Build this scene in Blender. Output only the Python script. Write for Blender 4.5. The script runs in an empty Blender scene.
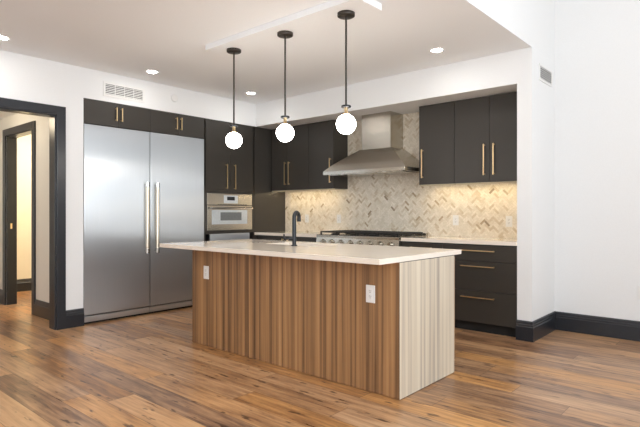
import bpy, bmesh, math, random
from mathutils import Vector, Matrix
random.seed(7)
sc = bpy.context.scene
col = sc.collection

# ------------------------------------------------------------------ camera
cam_d = bpy.data.cameras.new('camera')
cam_d.sensor_width = 36.0
cam_d.lens = 512.7 / 640 * 36.0
cam_d.shift_y = (212.7 - 213.5) / 640
cam_d.clip_start = 0.05
cam = bpy.data.objects.new('camera', cam_d)
col.objects.link(cam)
cam.location = (5.481, -4.892, 1.199)
cam.rotation_euler = (math.pi / 2, 0, 0.717)
sc.camera = cam

# ------------------------------------------------------------------ world, daylight, exposure
w = bpy.data.worlds.new('sky')
sc.world = w
w.use_nodes = True
w.node_tree.nodes['Background'].inputs[0].default_value = (0.86, 0.93, 1.0, 1)
w.node_tree.nodes['Background'].inputs[1].default_value = 1.6
sc.view_settings.view_transform = 'Standard'
sc.view_settings.look = 'None'
sc.view_settings.exposure = 0.42
sc.view_settings.gamma = 1.0
sc.view_settings.use_curve_mapping = False


def area(name, loc, rot, sx, sy, power, color):
    d = bpy.data.lights.new(name, 'AREA')
    d.shape = 'RECTANGLE'
    d.size = sx
    d.size_y = sy
    d.energy = power
    d.color = color
    o = bpy.data.objects.new(name, d)
    col.objects.link(o)
    o.location = loc
    o.rotation_euler = rot
    return o


PI = math.pi
DAY = (0.89, 0.95, 1.0)
# daylight through the three window openings behind and beside the camera
area('daylight_right', (8.85, -4.6, 1.75), (0, PI / 2 + .62, 0), 2.1, 5.6, 240, DAY)
area('daylight_right_upper', (8.85, -4.6, 3.45), (0, PI / 2, 0), 0.7, 5.6, 45, DAY)
area('daylight_front', (5.0, -8.85, 1.7), (PI / 2 + .75, 0, 0), 6.0, 2.2, 25, DAY)
# warm ceiling lamps of the hall and the room beyond it
for nm, loc, pw, rad in (('hall_lamp_light', (-1.3, -3.35, 2.33), 12, .1), ('far_room_light', (-2.1, -1.3, 2.2), 50, .12)):
    d = bpy.data.lights.new(nm, 'POINT')
    d.energy = pw
    d.color = (1.0, 0.84, 0.60)
    d.shadow_soft_size = rad
    o = bpy.data.objects.new(nm, d)
    col.objects.link(o)
    o.location = loc


# ------------------------------------------------------------------ mesh builder
class MB:
    def __init__(s):
        s.v = []
        s.f = []
        s.sm = []

    def add(s, vs, fs, smooth=False):
        b = len(s.v)
        s.v += [tuple(x) for x in vs]
        s.f += [tuple(b + i for i in q) for q in fs]
        s.sm += [smooth] * len(fs)
        return s

    def box(s, x0, x1, y0, y1, z0, z1, bev=0.0):
        if bev <= 0:
            vs = [(x, y, z) for x in (x0, x1) for y in (y0, y1) for z in (z0, z1)]
            return s.add(vs, [(0, 1, 3, 2), (4, 6, 7, 5), (0, 4, 5, 1), (2, 3, 7, 6), (0, 2, 6, 4), (1, 5, 7, 3)])
        bm = bmesh.new()
        bmesh.ops.create_cube(bm, size=1)
        for v in bm.verts:
            v.co = Vector(((x0 + x1) / 2 + v.co.x * (x1 - x0), (y0 + y1) / 2 + v.co.y * (y1 - y0), (z0 + z1) / 2 + v.co.z * (z1 - z0)))
        bmesh.ops.bevel(bm, geom=bm.edges[:], offset=min(bev, 0.45 * min(x1 - x0, y1 - y0, z1 - z0)), segments=2, profile=0.6, affect='EDGES')
        bm.verts.index_update()
        s.add([v.co[:] for v in bm.verts], [[v.index for v in f.verts] for f in bm.faces])
        bm.free()
        return s

    def tube(s, pts, r, n=16, caps=True):
        pts = [Vector(p) for p in pts]
        rs = r if isinstance(r, (list, tuple)) else [r] * len(pts)
        d0 = (pts[1] - pts[0]).normalized()
        up = Vector((0, 0, 1)) if abs(d0.z) < 0.9 else Vector((1, 0, 0))
        u = d0.cross(up).normalized()
        vs = []
        for i, p in enumerate(pts):
            if i == 0: d = pts[1] - p
            elif i == len(pts) - 1: d = p - pts[i - 1]
            else: d = (pts[i + 1] - p).normalized() + (p - pts[i - 1]).normalized()
            d.normalize()
            u = (u - d * u.dot(d)).normalized()
            w_ = d.cross(u)
            for k in range(n):
                a = 2 * PI * k / n
                vs.append(p + (u * math.cos(a) + w_ * math.sin(a)) * rs[i])
        fs = []
        for i in range(len(pts) - 1):
            for k in range(n):
                fs.append((i * n + k, i * n + (k + 1) % n, (i + 1) * n + (k + 1) % n, (i + 1) * n + k))
        s.add(vs, fs, True)
        if caps:
            s.add(vs[:n], [tuple(reversed(range(n)))])
            s.add(vs[-n:], [tuple(range(n))])
        return s

    def lathe(s, c, prof, n=32, smooth=True):
        vs = []
        for (r, z) in prof:
            for k in range(n):
                a = 2 * PI * k / n
                vs.append((c[0] + r * math.cos(a), c[1] + r * math.sin(a), c[2] + z))
        fs = []
        for i in range(len(prof) - 1):
            for k in range(n):
                fs.append((i * n + k, i * n + (k + 1) % n, (i + 1) * n + (k + 1) % n, (i + 1) * n + k))
        return s.add(vs, fs, smooth)

    def prism(s, poly, axis, a, b):
        """extrude a closed 2D polygon (the two other axes, in order) along axis from a to b"""
        n = len(poly)
        def P(q, t):
            return {0: (t, q[0], q[1]), 1: (q[0], t, q[1]), 2: (q[0], q[1], t)}[axis]
        vs = [P(q, a) for q in poly] + [P(q, b) for q in poly]
        fs = [tuple(range(n)), tuple(reversed(range(n, 2 * n)))]
        fs += [(i, n + i, n + (i + 1) % n, (i + 1) % n) for i in range(n)]
        return s.add(vs, fs)


BASE = {}


def link(name, mb, m, parent=None, origin=(0, 0, 0)):
    me = bpy.data.meshes.new(name)
    off = Vector(origin)
    me.from_pydata([(Vector(v) - off)[:] for v in mb.v], [], mb.f)
    for p, sm in zip(me.polygons, mb.sm):
        p.use_smooth = sm
    bm = bmesh.new()
    bm.from_mesh(me)
    bmesh.ops.recalc_face_normals(bm, faces=bm.faces)
    bm.to_mesh(me)
    bm.free()
    me.materials.append(m)
    o = bpy.data.objects.new(name, me)
    col.objects.link(o)
    if parent is not None:
        o.parent = parent
    return o


def thing(name, loc, label, cat, group=None):
    o = bpy.data.objects.new(name, None)
    o.empty_display_size = 0.1
    col.objects.link(o)
    o.location = loc
    o['label'] = label
    o['category'] = cat
    if group: o['group'] = group
    BASE[o.name] = Vector(loc)
    return o


def part(name, mb, m, parent, label=None):
    r = parent
    while r.parent is not None: r = r.parent
    o = link(name, mb, m, parent, BASE[r.name])
    if label: o['label'] = label
    return o


def solo(name, mb, m, loc, label, cat, group=None):
    o = link(name, mb, m, None, loc)
    o.location = loc
    o['label'] = label
    o['category'] = cat
    if group: o['group'] = group
    BASE[o.name] = Vector(loc)
    return o


def struct(name, mb, m, parent=None):
    o = link(name, mb, m, parent)
    if parent is None:
        o['kind'] = 'structure'
        BASE[o.name] = Vector((0, 0, 0))
    return o


def copy_tree(o, parent=None, loc=None, label=None):
    c = o.copy()
    col.objects.link(c)
    c.parent = parent
    if loc is not None: c.location = loc
    if label: c['label'] = label
    for ch in list(o.children):
        copy_tree(ch, c)
    return c


# ------------------------------------------------------------------ materials
def lin(r, g, b):
    def f(c):
        c /= 255
        return c / 12.92 if c <= .04045 else ((c + .055) / 1.055) ** 2.4
    return (f(r), f(g), f(b), 1)


def new_mat(name):
    m = bpy.data.materials.new(name)
    m.use_nodes = True
    nt = m.node_tree
    return m, nt, nt.nodes['Principled BSDF']


def N(nt, t, **kw):
    n = nt.nodes.new(t)
    for k, v in kw.items(): setattr(n, k, v)
    return n


def math_n(nt, op, a, b=None, c=None):
    n = N(nt, 'ShaderNodeMath', operation=op)
    for i, x in enumerate((a, b, c)):
        if x is None: continue
        if isinstance(x, (int, float)): n.inputs[i].default_value = x
        else: nt.links.new(x, n.inputs[i])
    return n.outputs[0]


def ramp(nt, fac, stops):
    r = N(nt, 'ShaderNodeValToRGB')
    e = r.color_ramp.elements
    while len(e) < len(stops): e.new(0.5)
    for q, (p, c) in zip(e, stops):
        q.position = p
        q.color = c
    nt.links.new(fac, r.inputs[0])
    return r.outputs[0]


def noise(nt, vec, scale, detail=3, rough=.5, dist=0.0):
    n = N(nt, 'ShaderNodeTexNoise')
    n.inputs['Scale'].default_value = scale
    n.inputs['Detail'].default_value = detail
    n.inputs['Roughness'].default_value = rough
    n.inputs['Distortion'].default_value = dist
    if vec is not None: nt.links.new(vec, n.inputs['Vector'])
    return n.outputs['Fac']


def mapped(nt, scale, loc=(0, 0, 0)):
    tc = N(nt, 'ShaderNodeTexCoord')
    mp = N(nt, 'ShaderNodeMapping')
    mp.inputs['Scale'].default_value = scale
    mp.inputs['Location'].default_value = loc
    nt.links.new(tc.outputs['Object'], mp.inputs['Vector'])
    return mp.outputs[0]


def bump(nt, b, h, strength, dist=0.002):
    n = N(nt, 'ShaderNodeBump')
    n.inputs['Strength'].default_value = strength
    n.inputs['Distance'].default_value = dist
    nt.links.new(h, n.inputs['Height'])
    nt.links.new(n.outputs[0], b.inputs['Normal'])


def plain(name, c, rough=.5, metal=0.0, nscale=40, var=.06, bs=0.0):
    m, nt, b = new_mat(name)
    v = mapped(nt, (1, 1, 1))
    f = noise(nt, v, nscale)
    k0 = tuple(min(1, x * (1 - var)) for x in c[:3]) + (1,)
    k1 = tuple(min(1, x * (1 + var)) for x in c[:3]) + (1,)
    nt.links.new(ramp(nt, f, [(.3, k0), (.7, k1)]), b.inputs['Base Color'])
    b.inputs['Roughness'].default_value = rough
    b.inputs['Metallic'].default_value = metal
    if bs: bump(nt, b, f, bs)
    return m


def emit(name, c, s):
    m, nt, b = new_mat(name)
    b.inputs['Base Color'].default_value = (.9, .9, .88, 1)
    b.inputs['Emission Color'].default_value = c
    b.inputs['Emission Strength'].default_value = s
    return m


M_wall = plain('white_paint', (.82, .82, .815), .6, nscale=90, var=.012, bs=.03)
M_ceil = plain('ceiling_paint', (.91, .925, .94), .7, nscale=90, var=.012, bs=.03)
M_cab = plain('charcoal_lacquer', (.040, .0345, .0285), .42, nscale=220, var=.05)
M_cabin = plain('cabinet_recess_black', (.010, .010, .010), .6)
M_trim = plain('charcoal_trim_paint', (.020, .0225, .028), .30, nscale=60, var=.06)
M_brass = plain('brushed_brass', (.95, .73, .42), .40, 1.0, nscale=120, var=.05)
M_bronze = plain('dark_bronze', (.055, .047, .040), .42, .6, nscale=90, var=.08)
M_black = plain('matte_black_metal', (.018, .020, .024), .33, .3, nscale=90)
M_iron = plain('cast_iron', (.02, .02, .02), .6, .2, nscale=160, var=.2, bs=.2)
M_plate = plain('white_plastic', (.82, .81, .79), .35, nscale=90, var=.01)
M_slot = plain('outlet_slot_grey', (.12, .12, .12), .5)
M_dark = plain('vent_shadow_cavity', (.10, .095, .09), .8)
M_grout = plain('grout', (.60, .54, .45), .85, nscale=80)
M_yellow = plain('far_room_cream_paint', (.80, .76, .64), .6, nscale=90, var=.012)
M_display = plain('black_glass_display', (.01, .012, .016), .08)
M_panelw = plain('pale_control_panel', (.62, .66, .68), .25, .2)


def steel(name, base, rough, axis, tangent=None, aniso=.8):
    m, nt, b = new_mat(name)
    s = {0: (1.5, 260, 260), 1: (260, 1.5, 260), 2: (260, 260, 1.5)}[axis]
    v = mapped(nt, s)
    f = noise(nt, v, 1.0, 2)
    c0 = tuple(x * .98 for x in base) + (1,)
    c1 = tuple(min(1, x * 1.02) for x in base) + (1,)
    nt.links.new(ramp(nt, f, [(.3, c0), (.7, c1)]), b.inputs['Base Color'])
    b.inputs['Metallic'].default_value = 1.0
    rr = math_n(nt, 'MULTIPLY_ADD', f, .03, rough - .015)
    nt.links.new(rr, b.inputs['Roughness'])
    if tangent:
        b.inputs['Anisotropic'].default_value = aniso
        tv = N(nt, 'ShaderNodeCombineXYZ')
        for i in range(3): tv.inputs[i].default_value = tangent[i]
        nt.links.new(tv.outputs[0], b.inputs['Tangent'])
    else:
        bump(nt, b, f, .04, .0005)
    return m


M_steel = steel('brushed_steel', (.48, .49, .50), .34, 2, (0, 1, 0), .97)
M_steelx = steel('brushed_steel_range', (.53, .495, .435), .22, 0)
M_handlew = plain('champagne_steel_handle', (.74, .67, .55), .30, 1.0)
M_ovenwin = plain('grey_oven_glass', (.17, .18, .18), .12)
M_rail = plain('cream_light_rail', (.62, .54, .38), .5)
M_handle = plain('polished_steel_handle', (.72, .70, .66), .18, 1.0)


def laminate(name, stops, seed, rough=.42, fr=26):
    m, nt, b = new_mat(name)
    v1 = mapped(nt, (fr, fr, .22), (seed, seed * 2, 0))
    f1 = noise(nt, v1, 1.0, 2, .55, .25)
    v2 = mapped(nt, (150, 150, 1.2), (seed, 0, 0))
    f2 = noise(nt, v2, 1.0, 3, .6)
    v3 = mapped(nt, (5, 5, .05), (seed, 3, 0))
    f3 = noise(nt, v3, 1.0, 1)
    a = math_n(nt, 'MULTIPLY_ADD', f2, .40, math_n(nt, 'MULTIPLY', f1, .85))
    a = math_n(nt, 'MULTIPLY_ADD', f3, .22, a)
    a = math_n(nt, 'SUBTRACT', a, .235)
    nt.links.new(ramp(nt, a, stops), b.inputs['Base Color'])
    b.inputs['Roughness'].default_value = rough
    bump(nt, b, f2, .05, .0006)
    return m


M_lam = laminate('striped_walnut_laminate', [
    (.25, lin(92, 67, 45)), (.40, lin(130, 96, 65)), (.50, lin(154, 115, 77)), (.60, lin(170, 128, 86)), (.76, lin(188, 147, 103))], 3.1)
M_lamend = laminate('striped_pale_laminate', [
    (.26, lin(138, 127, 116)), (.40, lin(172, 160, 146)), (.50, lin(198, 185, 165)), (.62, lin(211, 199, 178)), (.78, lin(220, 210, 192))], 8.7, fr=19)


def quartz():
    m, nt, b = new_mat('beige_quartz')
    v = mapped(nt, (1, 1, 1))
    f = noise(nt, v, 130, 2)
    g = noise(nt, v, 6, 4)
    a = math_n(nt, 'MULTIPLY_ADD', g, .5, math_n(nt, 'MULTIPLY', f, .5))
    nt.links.new(ramp(nt, a, [(.3, (.84, .745, .64, 1)), (.7, (.90, .81, .71, 1))]), b.inputs['Base Color'])
    b.inputs['Roughness'].default_value = .06
    b.inputs['Specular IOR Level'].default_value = .32
    return m


M_quartz = quartz()


def floor_mat():
    m, nt, b = new_mat('wide_plank_oak_floor')
    geo = N(nt, 'ShaderNodeNewGeometry')
    sep = N(nt, 'ShaderNodeSeparateXYZ')
    nt.links.new(geo.outputs['Position'], sep.inputs[0])
    X, Y = sep.outputs[0], sep.outputs[1]
    W, L = .185, 1.75
    yr = math_n(nt, 'DIVIDE', Y, W)
    row = math_n(nt, 'FLOOR', yr)
    wn = N(nt, 'ShaderNodeTexWhiteNoise', noise_dimensions='1D')
    nt.links.new(row, wn.inputs['W'])
    xo = math_n(nt, 'ADD', math_n(nt, 'DIVIDE', X, L), math_n(nt, 'MULTIPLY', wn.outputs['Value'], 7.3))
    cid = math_n(nt, 'FLOOR', xo)
    cmb = N(nt, 'ShaderNodeCombineXYZ')
    nt.links.new(row, cmb.inputs[0])
    nt.links.new(cid, cmb.inputs[1])
    wn2 = N(nt, 'ShaderNodeTexWhiteNoise', noise_dimensions='3D')
    nt.links.new(cmb.outputs[0], wn2.inputs['Vector'])
    rnd = wn2.outputs['Value']
    # grain coordinates shifted per plank
    gv = N(nt, 'ShaderNodeCombineXYZ')
    nt.links.new(math_n(nt, 'ADD', math_n(nt, 'MULTIPLY', X, 2.4), math_n(nt, 'MULTIPLY', rnd, 37)), gv.inputs[0])
    nt.links.new(math_n(nt, 'MULTIPLY', Y, 34), gv.inputs[1])
    nt.links.new(math_n(nt, 'MULTIPLY', rnd, 19), gv.inputs[2])
    g1 = noise(nt, gv.outputs[0], 1.0, 5, .6, .4)
    gv2 = N(nt, 'ShaderNodeCombineXYZ')
    nt.links.new(math_n(nt, 'ADD', math_n(nt, 'MULTIPLY', X, 2.2), math_n(nt, 'MULTIPLY', rnd, 91)), gv2.inputs[0])
    nt.links.new(math_n(nt, 'MULTIPLY', Y, 7), gv2.inputs[1])
    nt.links.new(math_n(nt, 'MULTIPLY', rnd, 53), gv2.inputs[2])
    g2 = noise(nt, gv2.outputs[0], 1.0, 3, .5, .3)
    a = math_n(nt, 'MULTIPLY_ADD', g1, .80, math_n(nt, 'MULTIPLY', rnd, .26))
    a = math_n(nt, 'MULTIPLY_ADD', g2, .42, a)
    a = math_n(nt, 'SUBTRACT', a, .24)
    c = ramp(nt, a, [(.18, lin(84, 58, 42)), (.36, lin(140, 101, 71)), (.50, lin(178, 133, 91)), (.64, lin(202, 154, 107)), (.82, lin(218, 176, 130))])
    wn3 = N(nt, 'ShaderNodeTexWhiteNoise', noise_dimensions='3D')
    cm3 = N(nt, 'ShaderNodeCombineXYZ')
    nt.links.new(row, cm3.inputs[1]); nt.links.new(cid, cm3.inputs[2]); cm3.inputs[0].default_value = 5.5
    nt.links.new(cm3.outputs[0], wn3.inputs['Vector'])
    hs = N(nt, 'ShaderNodeHueSaturation')
    nt.links.new(c, hs.inputs['Color'])
    nt.links.new(math_n(nt, 'MULTIPLY_ADD', wn3.outputs['Value'], .20, .88), hs.inputs['Saturation'])
    nt.links.new(math_n(nt, 'MULTIPLY_ADD', wn3.outputs['Value'], .12, .94), hs.inputs['Value'])
    c = hs.outputs['Color']
    # dark knots
    kn = N(nt, 'ShaderNodeTexNoise')
    kv = N(nt, 'ShaderNodeCombineXYZ')
    nt.links.new(math_n(nt, 'MULTIPLY', X, 4.2), kv.inputs[0])
    nt.links.new(math_n(nt, 'MULTIPLY', Y, 17), kv.inputs[1])
    nt.links.new(kv.outputs[0], kn.inputs['Vector'])
    kn.inputs['Scale'].default_value = 1.4
    kn.inputs['Detail'].default_value = 2
    kf = ramp(nt, kn.outputs['Fac'], [(.0, (0, 0, 0, 1)), (.635, (0, 0, 0, 1)), (.70, (1, 1, 1, 1)), (1, (1, 1, 1, 1))])
    mx = N(nt, 'ShaderNodeMix', data_type='RGBA')
    nt.links.new(math_n(nt, 'MULTIPLY', kf, .78), mx.inputs[0])
    nt.links.new(c, mx.inputs[6])
    mx.inputs[7].default_value = lin(58, 38, 27)
    # joints
    fy = math_n(nt, 'FRACT', yr)
    fx = math_n(nt, 'FRACT', xo)
    jy = math_n(nt, 'LESS_THAN', math_n(nt, 'MINIMUM', fy, math_n(nt, 'SUBTRACT', 1.0, fy)), .010)
    jx = math_n(nt, 'LESS_THAN', math_n(nt, 'MINIMUM', fx, math_n(nt, 'SUBTRACT', 1.0, fx)), .0011)
    j = math_n(nt, 'MAXIMUM', jy, jx)
    mx2 = N(nt, 'ShaderNodeMix', data_type='RGBA')
    nt.links.new(math_n(nt, 'MULTIPLY', j, .6), mx2.inputs[0])
    nt.links.new(mx.outputs[2], mx2.inputs[6])
    mx2.inputs[7].default_value = lin(48, 32, 22)
    nt.links.new(mx2.outputs[2], b.inputs['Base Color'])
    nt.links.new(math_n(nt, 'MULTIPLY_ADD', g1, .18, .22), b.inputs['Roughness'])
    bump(nt, b, g1, .12, .002)
    return m


M_floor = floor_mat()


def tile_mat():
    m, nt, b = new_mat('cream_marble_tile')
    at = N(nt, 'ShaderNodeAttribute', attribute_name='tile_tint')
    v = mapped(nt, (1, 1, 1))
    f = noise(nt, v, 22, 5, .65, 1.2)
    vein = ramp(nt, f, [(.0, (1, 1, 1, 1)), (.44, (1, 1, 1, 1)), (.5, (.86, .83, .78, 1)), (.56, (1, 1, 1, 1))])
    mx = N(nt, 'ShaderNodeMix', data_type='RGBA', blend_type='MULTIPLY')
    mx.inputs[0].default_value = 1
    nt.links.new(at.outputs['Color'], mx.inputs[6])
    nt.links.new(vein, mx.inputs[7])
    nt.links.new(mx.outputs[2], b.inputs['Base Color'])
    b.inputs['Roughness'].default_value = .32
    return m


M_tile = tile_mat()


def glass_mat():
    m = bpy.data.materials.new('window_glass')
    m.use_nodes = True
    nt = m.node_tree
    nt.nodes.clear()
    out = N(nt, 'ShaderNodeOutputMaterial')
    mix = N(nt, 'ShaderNodeMixShader')
    fr = N(nt, 'ShaderNodeFresnel')
    t = N(nt, 'ShaderNodeBsdfTransparent')
    g = N(nt, 'ShaderNodeBsdfGlossy')
    g.inputs['Roughness'].default_value = .02
    nt.links.new(fr.outputs[0], mix.inputs[0])
    nt.links.new(t.outputs[0], mix.inputs[1])
    nt.links.new(g.outputs[0], mix.inputs[2])
    nt.links.new(mix.outputs[0], out.inputs[0])
    return m


M_glass = glass_mat()
M_globe = emit('opal_glass_lit', (1.0, .94, .86, 1), 24)
M_down = emit('downlight_lens_lit', (1.0, .985, .95, 1), 78)
M_led = emit('led_strip_lit', (1.0, .79, .48, 1), 25)

# ------------------------------------------------------------------ room shell
H, HH, XS, XR, D = 2.743, 2.423, 3.832, 3.695, .60
HALLY = -2.55
struct('floor', MB().box(-3.3, 9.2, -9.2, 1.0, -.12, 0), M_floor)
struct('ceiling', MB().box(-.14, XS - .0005, -9.0, D + .1, H, H + .10), M_ceil)
struct('ceiling_upper', MB().box(XS - .14, 9.14, -9.14, .82, 4.25, 4.35), M_wall)

wl = MB()
wl.box(-.14, 0, -2.70, -2.434, 0, H)
wl.box(-.14, 0, -2.434, D + .1, HH, H)
wl.box(-.14, 0, -3.80, -2.70, 2.205, H)
wl.box(-.14, 0, -9.0, -3.80, 0, H)
struct('wall_left', wl, M_wall)
wb = MB()
wb.box(-.78, XR, D + .006, D + .1, 0, HH)
wb.box(0, XR, 0, D + .1, HH, H)                     # header over the counters
wb.box(XR, XS, 0, .82, 0, H)                        # stub that ends the kitchen
wb.box(XS - .14, XS, -9.0, .82, H + .0015, 4.25)            # face above the low ceiling
struct('wall_back', wb, M_wall)
struct('wall_far', MB().box(XS, 9.14, .675, .82, 0, 4.25), M_wall)
# window walls behind and beside the camera
wr = MB()
wr.box(9.0, 9.14, -9.0, .675, 0, .70)
wr.box(9.0, 9.14, -9.0, .675, 2.80, 3.10)
wr.box(9.0, 9.14, -9.0, .675, 3.80, 4.25)
wr.box(9.0, 9.14, -9.0, -7.4, .70, 3.80)
wr.box(9.0, 9.14, -1.8, .675, .70, 3.80)
struct('wall_right', wr, M_wall)
wf = MB()
wf.box(0, 9.0, -9.14, -9.0, 0, .6)
wf.box(0, 9.0, -9.14, -9.0, 2.8, 4.25)
wf.box(0, 2.0, -9.14, -9.0, .6, 2.8)
wf.box(8.0, 9.0, -9.14, -9.0, .6, 2.8)
struct('wall_front', wf, M_wall)


def window(n, ax, a0, a1, z0, z1, mull):
    f = MB()
    t = .05
    def bx(p0, p1, q0, q1):
        if ax == 0: f.box(9.03, 9.09, p0, p1, q0, q1)
        else: f.box(p0, p1, -9.09, -9.03, q0, q1)
    bx(a0, a1, z0, z0 + t); bx(a0, a1, z1 - t, z1); bx(a0, a0 + t, z0 + t, z1 - t); bx(a1 - t, a1, z0 + t, z1 - t)
    for k in range(1, mull):
        x = a0 + (a1 - a0) * k / mull
        bx(x - t / 2, x + t / 2, z0 + t, z1 - t)
    o = struct('window_%d' % n, f, M_trim)
    g = MB()
    if ax == 0: g.box(9.055, 9.061, a0 + t, a1 - t, z0 + t, z1 - t)
    else: g.box(a0 + t, a1 - t, -9.061, -9.055, z0 + t, z1 - t)
    link('pane', g, M_glass, o)


window(1, 0, -7.4, -1.8, .70, 2.80, 4)
window(2, 0, -7.4, -1.8, 3.10, 3.80, 4)
window(3, 1, 2.0, 8.0, .60, 2.80, 4)

# hall behind the cased opening, and the room beyond its door
wh = MB()
wh.box(-.975 - .105, -.14, HALLY, HALLY + .12, 0, 2.44)
wh.box(-3.1, -1.95, HALLY, HALLY + .12, 0, 2.44)
wh.box(-1.95, -1.08, HALLY, HALLY + .12, 2.205, 2.44)
struct('wall_hall', wh, M_wall)
struct('wall_hall_end', MB().box(-3.24, -3.1, -4.4, -2.43, 0, 2.44), M_wall)
struct('wall_hall_near', MB().box(-3.1, -.14, -4.4, -4.26, 0, 2.44), M_wall)
struct('ceiling_hall', MB().box(-3.24, -.14, -4.4, -2.43, 2.44, 2.54), M_ceil)
fr = MB()
fr.box(-3.24, -3.1, -2.43, .1, 0, 2.44)
fr.box(-3.1, -.78, .1, .2, 0, 2.44)
fr.box(-.90, -.78, -2.43, .1, 0, 2.44)
struct('wall_far_room', fr, M_yellow)
struct('ceiling_far_room', MB().box(-3.24, -.78, -2.43, .2, 2.44, 2.54), M_ceil)


def casing(name, ax, p, side, a0, a1, top, wdt, dep, jdep):
    """flat door casing on plane p: outer faces at a0/a1/top, jamb lining the wall depth"""
    m = MB()
    def bx(u0, u1, z0, z1, d0, d1):
        lo, hi = sorted((p + side * d0, p + side * d1))
        if ax == 0: m.box(lo, hi, u0, u1, z0, z1, .003)
        else: m.box(u0, u1, lo, hi, z0, z1, .003)
    bx(a0, a0 + wdt, 0, top, 0, dep)
    bx(a1 - wdt, a1, 0, top, 0, dep)
    bx(a0 + wdt, a1 - wdt, top - wdt, top, 0, dep)
    e = .012
    bx(a0 + wdt - e, a0 + wdt + .012, 0, top - wdt, -jdep, 0)
    bx(a1 - wdt - .012, a1 - wdt + e, 0, top - wdt, -jdep, 0)
    bx(a0 + wdt + .012, a1 - wdt - .012, top - wdt - .012, top - wdt + e, -jdep, 0)
    return struct(name, m, M_trim)


casing('trim_1', 0, 0, 1, -3.885, -2.624, 2.29, .09, .022, .14)
dj = casing('trim_2', 1, HALLY, -1, -2.045, -.978, 2.277, .085, .02, .12)
# brass strike plate let into the jamb of the inner doorway
sp = MB().box(-1.9485, -1.9465, -2.508, -2.486, .99, 1.06, .0008)
link('strike_plate', sp, M_brass, dj)


def baseboard(name, paths):
    """stepped black baseboard swept along floor paths with mitred corners; the room is on the right of each path"""
    m = MB()
    prof = [(0, 0), (.020, 0), (.020, .128), (.015, .136), (.015, .150), (.011, .158), (.011, .172), (.005, .186), (0, .186)]
    n = len(prof)
    for path in paths:
        P = [Vector(p) for p in path]
        nr = []
        for a, b in zip(P, P[1:]):
            d = (b - a).normalized()
            nr.append(Vector((d.y, -d.x)))
        vs = []
        for k, p in enumerate(P):
            if k == 0: o = nr[0]
            elif k == len(P) - 1: o = nr[-1]
            else:
                o = nr[k - 1] + nr[k]
                o = o / (o.length_squared / 2)
            vs += [(p.x + o.x * q, p.y + o.y * q, z) for q, z in prof]
        fs = [(k * n + q, k * n + (q + 1) % n, (k + 1) * n + (q + 1) % n, (k + 1) * n + q) for k in range(len(P) - 1) for q in range(n)]
        fs += [tuple(range(n)), tuple(range((len(P) - 1) * n, len(P) * n))]
        m.add(vs, fs)
    return struct(name, m, M_trim)


baseboard('baseboard_left', [[(0, -2.624), (0, -2.434)], [(0, -9.0), (0, -3.885)]])
baseboard('baseboard_right', [[(XR - .006, 0), (XS, 0), (XS, .675), (9.0, .675)]])
baseboard('baseboard_hall', [[(-.978, HALLY), (-.14, HALLY)], [(-3.1, HALLY), (-2.045, HALLY)]])
baseboard('baseboard_far_room', [[(-3.1, -2.43), (-3.1, .1)]])

# shallow drop panel that carries the pendants
struct('trim_3', MB().box(1.585, 3.335, -2.03, -1.735, H - .05, H, .002), M_ceil)


# herringbone tile on the back wall
def herringbone():
    Wt, n = .0242, 3
    gap = .0011
    x0, x1, z0, z1 = .0, XR, .914, HH
    bm = bmesh.new()
    lay = bm.loops.layers.color.new('tile_tint')
    R = math.sqrt(.5)
    def rot(u, v):
        return ((u - v) * R, (u + v) * R)
    cnt = 0
    Nn = int((x1 + z1) / Wt * 1.0) + 40
    def brick(u0, u1, v0, v1):
        cx_, cz_ = rot((u0 + u1) / 2, (v0 + v1) / 2)
        if not (x0 - .06 < cx_ < x1 + .06 and z0 - .06 < cz_ < z1 + .06): return
        ps = [rot(a, b_) for a, b_ in ((u0 + gap, v0 + gap), (u1 - gap, v0 + gap), (u1 - gap, v1 - gap), (u0 + gap, v1 - gap))]
        if max(p[0] for p in ps) < x0 or min(p[0] for p in ps) > x1 or max(p[1] for p in ps) < z0 or min(p[1] for p in ps) > z1: return
        t = random.random()
        if t < .022: c = random.choice([(186, 166, 138), (192, 176, 150), (178, 158, 130), (160, 141, 116)])
        elif t < .17: c = random.choice([(214, 200, 176), (220, 207, 186), (210, 195, 170)])
        else:
            k = random.uniform(-9, 9)
            c = (232 + k * .8, 223 + k * .8, 207 + k)
        cl = tuple(min(1, max(0, q / 255)) for q in c) + (1,)
        vs = [bm.verts.new((p[0], D, p[1])) for p in ps]
        f = bm.faces.new(vs)
        for l in f.loops: l[lay] = cl
    span = int(8.0 / Wt)
    for iy in range(-span // 2, span // 2 + 60):
        for ix in range(-40, span):
            u, v = ix * Wt, iy * Wt
            k = (ix - iy) % (2 * n)
            if k == 0: brick(u, u + n * Wt, v, v + Wt)
            elif k == 2 * n - 1: brick(u, u + Wt, v, v + n * Wt)
    for co, no in (((x0, 0, 0), (-1, 0, 0)), ((x1, 0, 0), (1, 0, 0)), ((0, 0, z0), (0, 0, -1)), ((0, 0, z1), (0, 0, 1))):
        bmesh.ops.bisect_plane(bm, geom=bm.verts[:] + bm.edges[:] + bm.faces[:], plane_co=co, plane_no=no, clear_outer=True)
    r = bmesh.ops.extrude_face_region(bm, geom=bm.faces[:])
    tops = [v for v in r['geom'] if isinstance(v, bmesh.types.BMVert)]
    bmesh.ops.translate(bm, verts=tops, vec=(0, -.0028, 0))
    bmesh.ops.recalc_face_normals(bm, faces=bm.faces)
    me = bpy.data.meshes.new('backsplash_tile')
    bm.to_mesh(me)
    bm.free()
    me.materials.append(M_tile)
    o = bpy.data.objects.new('tile', me)
    col.objects.link(o)
    return o


gs = struct('wall_backsplash', MB().box(0, XR, D, D + .006, .914, HH), M_grout)
herringbone().parent = gs


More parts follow.
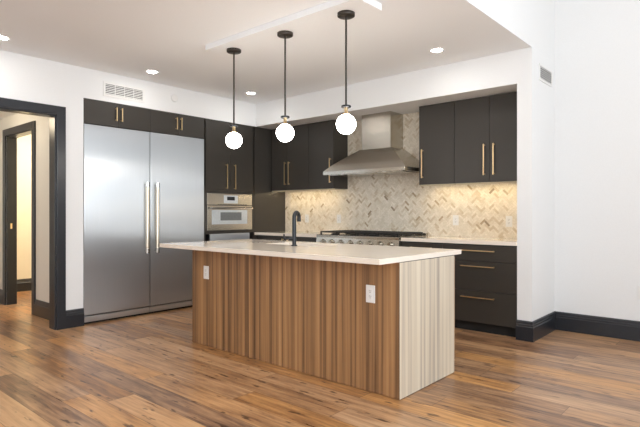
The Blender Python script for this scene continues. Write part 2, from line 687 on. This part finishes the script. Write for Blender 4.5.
# ------------------------------------------------------------------ cabinet helpers
def bar_handle(parent, c, length, axis, out, m=M_brass, t=.010, off=.030):
    """square bar pull centred at c on the door face; axis 'x','y','z'; out = unit vector off the face"""
    mb = MB()
    ax = {'x': Vector((1, 0, 0)), 'y': Vector((0, 1, 0)), 'z': Vector((0, 0, 1))}[axis]
    o = Vector(out)
    side = ax.cross(o)
    c = Vector(c)
    def obox(ctr, ha, ho, hs):
        vs = [ctr + ax * (sa * ha) + o * (so * ho) + side * (ss * hs) for sa in (-1, 1) for so in (-1, 1) for ss in (-1, 1)]
        mb.add(vs, [(0, 1, 3, 2), (4, 6, 7, 5), (0, 4, 5, 1), (2, 3, 7, 6), (0, 2, 6, 4), (1, 5, 7, 3)])
    obox(c + o * off, length / 2, t / 2, t / 2)
    for sgn in (-1, 1):
        obox(c + ax * (sgn * (length / 2 - .012)) + o * ((off - t / 2) / 2), t / 2, (off - t / 2) / 2, t / 2)
    return part('handle', mb, m, parent, 'brass bar handle' if m is M_brass else None)


G = .0018  # half gap between doors


def door_x(root, y0, y1, z0, z1, xf=0.0, name='door'):      # door facing +x
    return part(name, MB().box(xf - .02, xf, y0 + G, y1 - G, z0 + G, z1 - G, .0015), M_cab, root)


def door_y(root, x0, x1, z0, z1, yf, name='door'):           # door facing -y
    return part(name, MB().box(x0 + G, x1 - G, yf, yf + .02, z0 + G, z1 - G, .0015), M_cab, root)


# ------------------------------------------------------------------ appliance wall
FL, FM, FR = -2.432, -1.655, -.882
FZ = 2.155


def fridge(y0, y1, hy, label):
    r = thing('refrigerator', (-.3, (y0 + y1) / 2, 0), label, 'refrigerator', 'steel column refrigerators side by side')
    part('body', MB().box(-.62, -.045, y0 + .004, y1 - .004, .0, FZ - .004), M_cabin, r)
    d = part('door', MB().box(-.042, .004, y0 + .004, y1 - .004, .10, FZ - .006, .004), M_steel, r)
    part('toe_grille', MB().box(-.045, -.006, y0 + .004, y1 - .004, .026, .088, .002), M_steel, r)
    hb = MB()
    hb.tube([(.058, hy, .735), (.058, hy, 1.545)], .021, 20)
    h = part('handle', hb, M_handlew, d)
    for z in (.755, 1.525):
        cb = MB()
        cb.tube([(.004, hy, z), (.058, hy, z)], .010, 14)
        cb.tube([(.058, hy, z - .028), (.058, hy, z + .028)], .0235, 20)
        part('handle_mount', cb, M_handle, r)
    return r


fridge(FL, FM, FM - .065, 'left steel column refrigerator beside the white wall and doorway')
fridge(FM, FR, FM + .065, 'right steel column refrigerator beside the dark oven cabinet')


def over_fridge(y0, y1, label):
    r = thing('wall_cabinet', (-.3, (y0 + y1) / 2, FZ), label, 'cabinet', 'two door cabinets above the refrigerators')
    part('body', MB().box(-.6, -.021, y0 + .001, y1 - .001, FZ, HH - .001), M_cabin, r)
    part('frame', MB().box(-.021, .001, y0 + .0005, y0 + .006, FZ, HH - .001).box(-.021, .001, y0 + .006, y1 - .0005, HH - .007, HH - .001), M_cab, r)
    ym = (y0 + y1) / 2
    for a, b, hy in ((y0 + .006, ym, ym - .032), (ym, y1, ym + .032)):
        d = door_x(r, a, b, FZ, HH - .007)
        bar_handle(d, (0, hy, FZ + .14), .15, 'z', (1, 0, 0))


over_fridge(FL, FM, 'dark two door cabinet above the left steel refrigerator')
over_fridge(FM, FR, 'dark two door cabinet above the right steel refrigerator')

# tall oven cabinet, with the end panel that runs on to the tiles
tc = thing('oven_cabinet', (-.3, -.44, 0), 'tall dark cabinet in the corner holding the built-in oven', 'cabinet')
cb = MB()
cb.box(-.6, 0, FR + .001, FR + .022, .10, HH - .002)
cb.box(-.6, 0, -.040, -.022, .10, HH - .002)
cb.box(-.6, -.02, FR + .022, -.040, 1.462, 1.482)
cb.box(-.6, -.02, FR + .022, -.040, .932, .950)
cb.box(-.6, -.58, FR + .022, -.040, .10, HH - .002)
cb.box(-.58, -.02, FR + .022, -.040, HH - .022, HH - .002)
cb.box(-.6, -.02, FR + .022, -.040, .10, .118)
part('body', cb, M_cab, tc)
part('face_frame', MB().box(-.02, 0, FR + .022, -.040, 1.455, 1.492).box(-.02, 0, FR + .022, -.040, .925, .962).box(-.02, 0, FR + .022, -.850, .962, 1.455).box(-.02, 0, -.082, -.040, .962, 1.455), M_cab, tc)
part('toe_kick', MB().box(-.58, -.06, FR + .001, -.022, 0, .10), M_cabin, tc)
ym = -.455
for a, b, hy in ((FR + .001, ym, ym - .070), (ym, -.022, ym + .070)):
    d = door_x(tc, a, b, 1.492, HH - .003)
    bar_handle(d, (0, hy, 1.685), .335, 'z', (1, 0, 0))
d = door_x(tc, FR + .001, -.022, .10, .52, name='drawer')
bar_handle(d, (0, ym, .46), .34, 'y', (1, 0, 0))
part('end_panel', MB().box(-.02, 0, -.019, D - .001, .0, HH - .002, .001), M_cab, tc)

# built-in oven in the tall cabinet
ov = thing('wall_oven', (-.28, -.4415, .962), 'built-in steel oven with a horizontal handle and small window', 'oven')
y0, y1 = -.850, -.082
part('body', MB().box(-.55, -.004, y0 + .006, y1 - .006, .966, 1.451), M_cabin, ov)
part('control_panel', MB().box(-.004, .018, y0, y1, 1.302, 1.455, .003), M_steelx, ov)
part('display_plate', MB().box(.018, .0205, -.579, -.339, 1.325, 1.432, .001), M_panelw, ov, 'pale display plate')
part('display', MB().box(.0205, .0215, -.524, -.394, 1.365, 1.415), M_display, ov, 'dark oven display')
od = part('door', MB().box(-.004, .022, y0, y1, .964, 1.296, .003), M_steelx, ov)
part('glass_border', MB().box(.022, .0245, -.779, -.174, 1.045, 1.235, .001), M_panelw, od, 'pale door panel')
part('window', MB().box(.0245, .0262, -.639, -.279, 1.095, 1.205, .001), M_ovenwin, od, 'grey oven window')
hb = MB().tube([(.066, y0 + .03, 1.262), (.066, y1 - .03, 1.262)], .013, 18)
for yy in (y0 + .06, y1 - .06): hb.tube([(.022, yy, 1.262), (.066, yy, 1.262)], .009, 12)
part('handle', hb, M_handle, od)
vb = MB()
for k in range(12):
    yy = y0 + .17 + k * .043
    vb.box(.0181, .0192, yy, yy + .026, 1.306, 1.314)
part('vent_slots', vb, M_display, ov)

wd = thing('warming_drawer', (-.28, -.4415, .53), 'steel warming drawer under the oven, mostly hidden by the island', 'drawer')
part('body', MB().box(-.55, -.004, y0 + .05, y1 - .05, .54, .915), M_cabin, wd)
wf_ = part('drawer_front', MB().box(-.004, .018, y0 + .045, y1 - .045, .535, .920, .003), M_steel, wd)
hb = MB().tube([(.055, y0 + .08, .80), (.055, y1 - .08, .80)], .012, 16)
for yy in (y0 + .12, y1 - .12): hb.tube([(.018, yy, .80), (.055, yy, .80)], .009, 12)
part('handle', hb, M_handle, wf_)

# ------------------------------------------------------------------ upper cabinets on the tiled wall
UY, UZ = .292, 1.520


def upper(x0, x1, doors, label, end=None):
    r = thing('wall_cabinet', ((x0 + x1) / 2, D - .15, UZ), label, 'cabinet', 'dark upper cabinets on the tiled wall')
    part('body', MB().box(x0 + .001, x1 - .001, UY + .021, D - .001, UZ, HH - .002), M_cab, r)
    part('light_rail', MB().box(x0 + .004, x1 - .004, UY + .022, UY + .040, UZ - .018, UZ), M_rail, r, 'pale light rail')
    for a, b, hx in doors:
        d = door_y(r, a, b, UZ - .002, HH - .004, UY)
        bar_handle(d, (hx, UY, UZ + .235), .325, 'z', (0, -1, 0))
    return r


upper(.003, .752, [(.022, .352, .314), (.352, .752, .392)], 'two door upper cabinet in the corner, left of the hood')
upper(.753, 1.195, [(.753, 1.195, 1.150)], 'single door upper cabinet touching the left side of the hood')
upper(2.470, 2.908, [(2.470, 2.908, 2.520)], 'single door upper cabinet just right of the hood')
upper(2.909, 3.692, [(2.909, 3.302, 3.250), (3.302, 3.692, 3.354)], 'two door upper cabinet at the right end beside the white wall')

for x0, x1, lb in ((.03, .74, 'warm light strip under the corner upper cabinet'), (.77, 1.08, 'warm light strip under the cabinet left of the hood'),
                   (2.49, 2.90, 'warm light strip under the cabinet right of the hood'), (2.92, 3.68, 'warm light strip under the right end upper cabinet')):
    r = thing('light_strip', ((x0 + x1) / 2, .42, UZ - .012), lb, 'light', 'light strips under the upper cabinets')
    part('housing', MB().box(x0, x1, .42, .448, UZ - .006, UZ - .0005), M_plate, r)
    part('diffuser', MB().box(x0 + .01, x1 - .01, .424, .444, UZ - .009, UZ - .006), M_led, r)

# ------------------------------------------------------------------ range hood
hx0, hx1, hy0, hz0, hz1, hz2 = 1.200, 2.418, .075, 1.672, 1.722, 1.985
cx0, cx1, cy0 = 1.640, 2.070, .312
rh = thing('range_hood', (1.81, D - .01, hz0), 'stainless steel chimney range hood on the tiled wall', 'range hood')
yb = D - .004
cp = MB()
bot = [(hx0, hy0), (hx1, hy0), (hx1, yb), (hx0, yb)]
rings = []
for t in (0, .25, .5, .75, 1.0):
    e = t ** .86
    rings.append([(hx0 + (cx0 - .02 - hx0) * t, hy0 + (cy0 - .015 - hy0) * t), (hx1 + (cx1 + .02 - hx1) * t, hy0 + (cy0 - .015 - hy0) * t),
                  (hx1 + (cx1 + .02 - hx1) * t, yb), (hx0 + (cx0 - .02 - hx0) * t, yb)])
    rings[-1] = [(x, y, hz1 + (hz2 - hz1) * e) for x, y in rings[-1]]
vs = [v for rg in rings for v in rg]
fs = [(i * 4 + k, i * 4 + (k + 1) % 4, (i + 1) * 4 + (k + 1) % 4, (i + 1) * 4 + k) for i in range(4) for k in range(4)] + [(16, 17, 18, 19), (3, 2, 1, 0)]
cp.add(vs, fs)
part('canopy', cp, M_steelx, rh)
part('rim', MB().box(hx0, hx1, hy0, yb, hz0 + .006, hz1, .002), M_steelx, rh)
part('chimney', MB().box(cx0, cx1, cy0, yb, hz2 - .002, HH - .001, .002), M_steelx, rh)
fl = MB()
for k in range(3):
    a = hx0 + .06 + k * .372
    fl.box(a, a + .35, hy0 + .05, yb - .06, hz0, hz0 + .006)
part('filter', fl, M_handle, rh)
for k in range(4):
    part('button', MB().tube([(1.70 + k * .07, hy0 - .004, 1.698), (1.70 + k * .07, hy0 + .001, 1.698)], .006, 12), M_handle, rh)
for lx in (1.50, 2.12):
    part('hood_lamp', MB().lathe((lx, hy0 + .025 + .0, hz0 + .004), [(.0, -.003), (.020, -.003), (.022, .002)], 18), M_plate, rh)

# ------------------------------------------------------------------ base units and counters on the tiled wall
CZ0, CZ1 = .884, .914


def base_unit(x0, x1, label, fronts, name='base_cabinet'):
    r = thing(name, ((x0 + x1) / 2, .3, 0), label, 'cabinet', 'dark base cabinets under the wall counter')
    part('body', MB().box(x0 + .001, x1 - .001, .021, D - .002, .10, CZ0 - .001), M_cabin, r)
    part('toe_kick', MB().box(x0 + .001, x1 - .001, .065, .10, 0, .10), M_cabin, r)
    for kind, a, b, z0, z1, hc, hl, hax in fronts:
        d = door_y(r, a, b, z0, z1, 0, kind)
        bar_handle(d, hc, hl, hax, (0, -1, 0))
    return r


base_unit(.002, 1.198, 'dark base cabinet left of the range, mostly behind the island',
          [('door', .03, .61, .10, CZ0 - .012, (.56, 0, .70), .30, 'z'), ('door', .61, 1.198, .10, CZ0 - .012, (.66, 0, .70), .30, 'z')])
base_unit(2.424, 2.918, 'narrow dark base cabinet between the range and the drawers',
          [('drawer', 2.424, 2.918, .712, CZ0 - .012, (2.671, 0, .822), .26, 'x'), ('door', 2.424, 2.918, .10, .712, (2.86, 0, .55), .30, 'z')])
base_unit(2.919, 3.694, 'dark three drawer base cabinet beside the white wall end',
          [('drawer', 2.919, 3.694, .714, CZ0 - .012, (3.307, 0, .820), .350, 'x'),
           ('drawer', 2.919, 3.694, .418, .714, (3.307, 0, .664), .350, 'x'),
           ('drawer', 2.919, 3.694, .10, .418, (3.307, 0, .354), .350, 'x')], 'drawer_cabinet')
solo('countertop', MB().box(.002, 1.198, -.022, D - .003, CZ0, CZ1 + .008, .002), M_quartz, (.6, .3, CZ0), 'pale stone counter left of the range against the tiles', 'countertop', 'stone counters along the tiled wall')
solo('countertop', MB().box(2.424, 3.693, -.022, D - .003, CZ0, CZ1 + .008, .002), M_quartz, (3.06, .3, CZ0), 'pale stone counter right of the range above the drawers', 'countertop', 'stone counters along the tiled wall')

# ------------------------------------------------------------------ range
rg = thing('kitchen_range', (1.81, .27, 0), 'wide stainless steel range with black grates under the hood', 'range')
rx0, rx1 = 1.202, 2.420
part('body', MB().box(rx0, rx1, .0, D - .006, .10, .895, .003), M_steelx, rg)
part('cooktop', MB().box(rx0, rx1, -.055, D - .006, .895, .925, .004), M_steelx, rg)
part('control_panel', MB().prism([(-.062, .775), (-.048, .925), (.0, .925), (.0, .775)], 0, rx0, rx1), M_steelx, rg)
part('back_trim', MB().box(rx0, rx1, D - .05, D - .006, .925, .955, .003), M_steelx, rg)
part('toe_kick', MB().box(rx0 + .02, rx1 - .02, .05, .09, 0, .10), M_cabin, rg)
for k in range(8):
    kx = rx0 + .11 + k * .143
    part('knob', MB().tube([(kx, -.055, .845), (kx, -.072, .844), (kx, -.098, .843)], [.030, .024, .021], 20), M_steelx, rg)
for a, b in ((rx0 + .01, rx0 + .46), (rx0 + .47, rx1 - .01)):
    d = part('oven_door', MB().box(a, b, -.035, .0, .20, .765, .003), M_steelx, rg)
    hb = MB().tube([(a + .03, -.085, .715), (b - .03, -.085, .715)], .013, 16)
    for xx in (a + .06, b - .06): hb.tube([(xx, -.035, .715), (xx, -.085, .715)], .009, 10)
    part('handle', hb, M_handle, d)
    part('window', MB().box(a + .09, b - .09, -.037, -.034, .36, .58, .001), M_display, d)
for k in range(4):
    a = rx0 + .035 + k * .290
    b = a + .278
    g = MB()
    zt0, zt1 = .952, .968
    ya, yz = -.02, D - .07
    g.box(a, b, ya, ya + .016, zt0, zt1, .002).box(a, b, yz - .016, yz, zt0, zt1, .002)
    g.box(a, a + .016, ya + .016, yz - .016, zt0, zt1, .002).box(b - .016, b, ya + .016, yz - .016, zt0, zt1, .002)
    for q in range(1, 4):
        xx = a + (b - a) * q / 4
        g.box(xx - .006, xx + .006, ya + .016, yz - .016, zt0, zt1, .002)
    g.box(a + .016, b - .016, (ya + yz) / 2 - .006, (ya + yz) / 2 + .006, zt0 - .002, zt1 - .001, .002)
    for xx in (a + .008, b - .008):
        for yy in (ya + .008, yz - .008): g.box(xx - .007, xx + .007, yy - .007, yy + .007, .925, zt0)
    part('grate', g, M_iron, rg, 'black cast iron grate')
    for yy in (ya + .13, yz - .13):
        part('burner', MB().lathe(((a + b) / 2, yy, .925), [(0, .018), (.034, .018), (.040, .012), (.052, .010), (.055, 0)], 24), M_iron, rg)

# ------------------------------------------------------------------ island
ix0, ix1, iy0, iy1, iz = 1.469, 3.714, -2.089, -1.333, .879
isl = thing('kitchen_island', ((ix0 + ix1) / 2, (iy0 + iy1) / 2, 0), 'striped wood kitchen island cabinet standing on the plank floor', 'island')
part('front_panel', MB().box(ix0, ix1 - .002, iy0, iy0 + .02, .004, iz - .0005), M_lam, isl, 'brown striped wood front panel')
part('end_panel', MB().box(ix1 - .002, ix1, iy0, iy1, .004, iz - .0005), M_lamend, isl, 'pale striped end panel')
part('end_panel', MB().box(ix0, ix0 + .02, iy0 + .02, iy1, .004, iz - .0005), M_lam, isl, 'brown striped end panel')
part('core', MB().box(ix0 + .02, ix1 - .002, iy0 + .02, iy0 + .40, .0, iz - .002).box(ix0 + .02, ix1 - .002, iy1 - .005, iy1 - .001, .0, iz - .002), M_cab, isl)
for k in range(4):
    a = ix0 + .02 + k * (ix1 - .022 - ix0) / 4
    b = a + (ix1 - .022 - ix0) / 4
    d = part('door', MB().box(a + .002, b - .002, iy1, iy1 + .018, .10, iz - .012, .0015), M_lam, isl)
    bar_handle(d, ((a + b) / 2, iy1 + .018, iz - .06), .20, 'x', (0, 1, 0))

# countertop slab with a cut-out for the sink
ox0, ox1, oy0, oy1 = 1.243, 3.698, -2.293, -1.180
sx0, sx1, sy0, sy1 = 2.00, 2.61, -1.66, -1.352
top = MB()
xs, ys = [ox0, sx0, sx1, ox1], [oy0, sy0, sy1, oy1]
g_v = [(x, y, z) for z in (iz, .914) for y in ys for x in xs]
g_f = []
for L_ in (0, 1):
    for j in range(3):
        for i in range(3):
            if i == 1 and j == 1: continue
            q = L_ * 16 + j * 4 + i
            g_f.append((q, q + 1, q + 5, q + 4) if L_ else (q + 4, q + 5, q + 1, q))
def wall_(a, b): g_f.append((a, b, b + 16, a + 16))
for i in range(3):
    wall_(i, i + 1); wall_(12 + i + 1, 12 + i); wall_(4 * (i + 1), 4 * i); wall_(4 * i + 3, 4 * (i + 1) + 3)
wall_(6, 5); wall_(5, 9); wall_(9, 10); wall_(10, 6)
top.add(g_v, g_f)
ct = solo('island_countertop', top, M_quartz, ((ox0 + ox1) / 2, (oy0 + oy1) / 2, iz), 'pale stone slab counter covering the striped wood island', 'countertop')
bv = ct.modifiers.new('eased_edge', 'BEVEL')
bv.width = .002
bv.segments = 2
bv.limit_method = 'ANGLE'

sk = thing('kitchen_sink', ((sx0 + sx1) / 2, (sy0 + sy1) / 2, .70), 'undermount steel sink sunk into the island counter', 'sink')
b_ = MB()
e = .003
zt, zb = iz - .0005, .70
b_.box(sx0 - .012, sx0 - e, sy0 - .012, sy1 + .012, zb, zt).box(sx1 + e, sx1 + .012, sy0 - .012, sy1 + .012, zb, zt)
b_.box(sx0 - e, sx1 + e, sy0 - .012, sy0 - e, zb, zt).box(sx0 - e, sx1 + e, sy1 + e, sy1 + .012, zb, zt)
b_.box(sx0 - .012, sx1 + .012, sy0 - .012, sy1 + .012, zb - .004, zb)
part('basin', b_, M_steelx, sk)
part('drain', MB().lathe(((sx0 + sx1) / 2, (sy0 + sy1) / 2, zb), [(0, .001), (.03, .001), (.045, .005), (.047, 0)], 24), M_handle, sk)

fx, fy = 2.420, -1.718
fc = thing('faucet', (fx, fy, .914), 'black hooked kitchen faucet on the island counter', 'faucet')
part('base', MB().lathe((fx, fy, .914), [(0, 0), (.027, 0), (.027, .006), (.022, .010), (0, .010)], 24), M_black, fc)
dr = Vector((-.30, .954, 0)).normalized()
pts = [Vector((fx, fy, .92)), Vector((fx, fy, 1.05)), Vector((fx, fy, 1.15))]
R_ = .046
for k in range(1, 13):
    a = PI * k / 12
    pts.append(Vector((fx, fy, 1.155)) + dr * (R_ - R_ * math.cos(a)) + Vector((0, 0, R_ * math.sin(a))))
pts.append(pts[-1] + Vector((0, 0, -.012)))
part('spout', MB().tube(pts, .0175, 18), M_black, fc)
part('nozzle', MB().tube([pts[-1], pts[-1] + Vector((0, 0, -.022))], [.019, .018], 18), M_black, fc)
ld = Vector((-.77, -.64, 0))
lb = Vector((fx, fy, .975))
part('lever', MB().tube([lb, lb + ld * .045], .012, 14).tube([lb + ld * .040, lb + ld * .075, lb + ld * .085 + Vector((0, 0, .010)), lb + ld * .088 + Vector((0, 0, .040))], .0075, 12), M_black, fc)


# ------------------------------------------------------------------ outlets and switch plates
def plate(name, c, face, label, cat, group, kind='outlet', w=.072, h=.117, toggle=False):
    """face: '-y' or '+x' normal; c = centre on the wall surface"""
    r = thing(name, c, label, cat, group)
    def bx(a0, a1, z0, z1, d0, d1, bev=0.0):
        if face == '-y': return MB().box(c[0] + a0, c[0] + a1, c[1] - d1, c[1] - d0, c[2] + z0, c[2] + z1, bev)
        return MB().box(c[0] + d0, c[0] + d1, c[1] + a0, c[1] + a1, c[2] + z0, c[2] + z1, bev)
    part('plate', bx(-w / 2, w / 2, -h / 2, h / 2, .0003, .006, .002), M_plate, r)
    if kind == 'outlet':
        f = part('receptacle', bx(-.017, .017, -.034, .034, .006, .0078, .0008), M_plate, r)
        s = MB()
        for zc in (-.018, .018):
            for xo, hh in ((-.0065, .005), (.0065, .004)):
                q = bx(xo - .0012, xo + .0012, zc - hh + .004, zc + hh + .004, .0078, .0081)
                s.add(q.v, q.f)
            q = bx(-.0025, .0025, zc - .010, zc - .005, .0078, .0081)
            s.add(q.v, q.f)
        part('slots', s, M_slot, f, 'grey socket slots')
    else:
        part('rocker', bx(-.016, .016, -.033, .033, .006, .0085, .001), M_plate, r)
    return r


plate('outlet', (1.684, iy0, .662), '-y', 'white outlet at the left end of the island front', 'outlet', 'white outlets on the island front')
plate('outlet', (3.487, iy0, .657), '-y', 'white outlet near the right end of the island front', 'outlet', 'white outlets on the island front')
ty = D - .0028
plate('outlet', (.445, ty, 1.115), '-y', 'white outlet on the tiles behind the black faucet', 'outlet', 'white outlets on the tiled wall')
plate('outlet', (1.042, ty, 1.115), '-y', 'white outlet on the tiles just left of the range grates', 'outlet', 'white outlets on the tiled wall')
plate('outlet', (2.775, ty, 1.112), '-y', 'white outlet on the tiles below the right upper cabinets, nearer the hood', 'outlet', 'white outlets on the tiled wall')
plate('outlet', (3.392, ty, 1.105), '-y', 'white outlet on the tiles nearest the white wall end', 'outlet', 'white outlets on the tiled wall')
plate('outlet', (4.606, .675, .452), '-y', 'white outlet low on the far right wall at the photo edge', 'outlet', None)


# ------------------------------------------------------------------ vents and wall disc
def register(c, y0, y1, z0, z1, x, nslat, label, border, vertical_bars=3):
    r = thing('air_vent', (x, (y0 + y1) / 2, (z0 + z1) / 2), label, 'vent')
    part('backing', MB().box(x + .0003, x + .002, y0, y1, z0, z1), M_dark, r)
    f = MB()
    b = border
    f.box(x + .0003, x + .008, y0 - b, y1 + b, z1, z1 + b, .0015).box(x + .0003, x + .008, y0 - b, y1 + b, z0 - b, z0, .0015)
    f.box(x + .0003, x + .008, y0 - b, y0, z0, z1, .0015).box(x + .0003, x + .008, y1, y1 + b, z0, z1, .0015)
    part('frame', f, M_plate, r)
    hgt = (z1 - z0) / nslat
    for k in range(nslat):
        z = z0 + hgt * (k + .5)
        part('slat', MB().prism([(x + .002, z + hgt * .02), (x + .009, z - hgt * .44), (x + .0105, z - hgt * .36), (x + .0035, z + hgt * .22)], 1, y0, y1), M_plate, r)
    for k in range(1, vertical_bars + 1):
        yy = y0 + (y1 - y0) * k / (vertical_bars + 1)
        part('bar', MB().box(x + .002, x + .0085, yy - .003, yy + .003, z0, z1), M_plate, r)
    return r


register(None, -2.195, -1.752, 2.505, 2.618, 0, 6, 'white louvred air vent high on the wall above the left refrigerator', .026)
register(None, .215, .560, 2.495, 2.612, XS, 6, 'white louvred air vent on the side of the white wall end', .022, 0)
sd = solo('wall_disc', MB().tube([(.0005, -1.328, 2.603), (.012, -1.328, 2.603), (.016, -1.328, 2.603)], [.045, .045, .038], 28), M_plate, (0, -1.328, 2.603),
          'small round white disc on the wall above the right refrigerator', 'cover')

# ------------------------------------------------------------------ ceiling downlights
dl = thing('downlight', (.413, -1.873, H), 'round ceiling downlight nearest the wall air vent', 'light', 'round ceiling downlights')
part('trim_ring', MB().lathe((.413, -1.873, H), [(.050, -.0015), (.052, -.006), (.062, -.006), (.066, -.0005)], 32), M_plate, dl)
part('lens', MB().lathe((.413, -1.873, H), [(.0, -.004), (.050, -.004), (.051, -.0005)], 32), M_down, dl)
for xy, lb in (((.465, -.492), 'round ceiling downlight between the left and middle pendants, near the corner'),
               ((3.12, -.495), 'round ceiling downlight above the right upper cabinets'),
               ((.401, -3.335), 'round ceiling downlight at the left photo edge above the doorway')):
    copy_tree(dl, None, (xy[0], xy[1], H), lb)
# unseen downlights added in continued rows, to brighten the floor and ceiling
for xy in ((3.12, -3.335), (.401, -4.80), (3.12, -4.80), (.401, -6.27), (3.12, -6.27), (.401, -7.7), (3.12, -7.7)):
    copy_tree(dl, None, (xy[0], xy[1], H), 'added round ceiling downlight, unseen, in rows continued towards the windows')

# ------------------------------------------------------------------ pendants over the island
PX, PY, PZ = (1.798, 2.460, 3.104), -1.868, 1.862
pz = H - .05
pd = thing('pendant_light', (PX[0], PY, pz), 'left globe pendant of the three, hanging before the oven cabinet', 'pendant lamp', 'globe pendants over the island')
part('canopy', MB().lathe((PX[0], PY, pz), [(0, -.026), (.060, -.026), (.066, -.022), (.066, -.0005), (0, -.0005)], 36), M_bronze, pd)
part('rod', MB().tube([(PX[0], PY, pz - .024), (PX[0], PY, PZ + .138)], .0075, 16), M_bronze, pd)
part('collar', MB().lathe((PX[0], PY, PZ + .125), [(0, 0), (.036, 0), (.037, .003), (.037, .012), (.034, .015), (0, .015)], 32), M_black, pd)
part('neck', MB().lathe((PX[0], PY, PZ + .068), [(0, 0), (.026, 0), (.026, .010), (.013, .016), (.013, .057)], 24), M_brass, pd)
prof = [(max(.0005, .074 * math.sin(PI * k / 24)), -.074 * math.cos(PI * k / 24)) for k in range(25)]
part('globe', MB().lathe((PX[0], PY, PZ), prof, 36), M_globe, pd)
for x, lb in ((PX[1], 'middle globe pendant of the three, hanging over the faucet'), (PX[2], 'right globe pendant of the three, hanging in front of the hood')):
    copy_tree(pd, None, (x, PY, pz), lb)
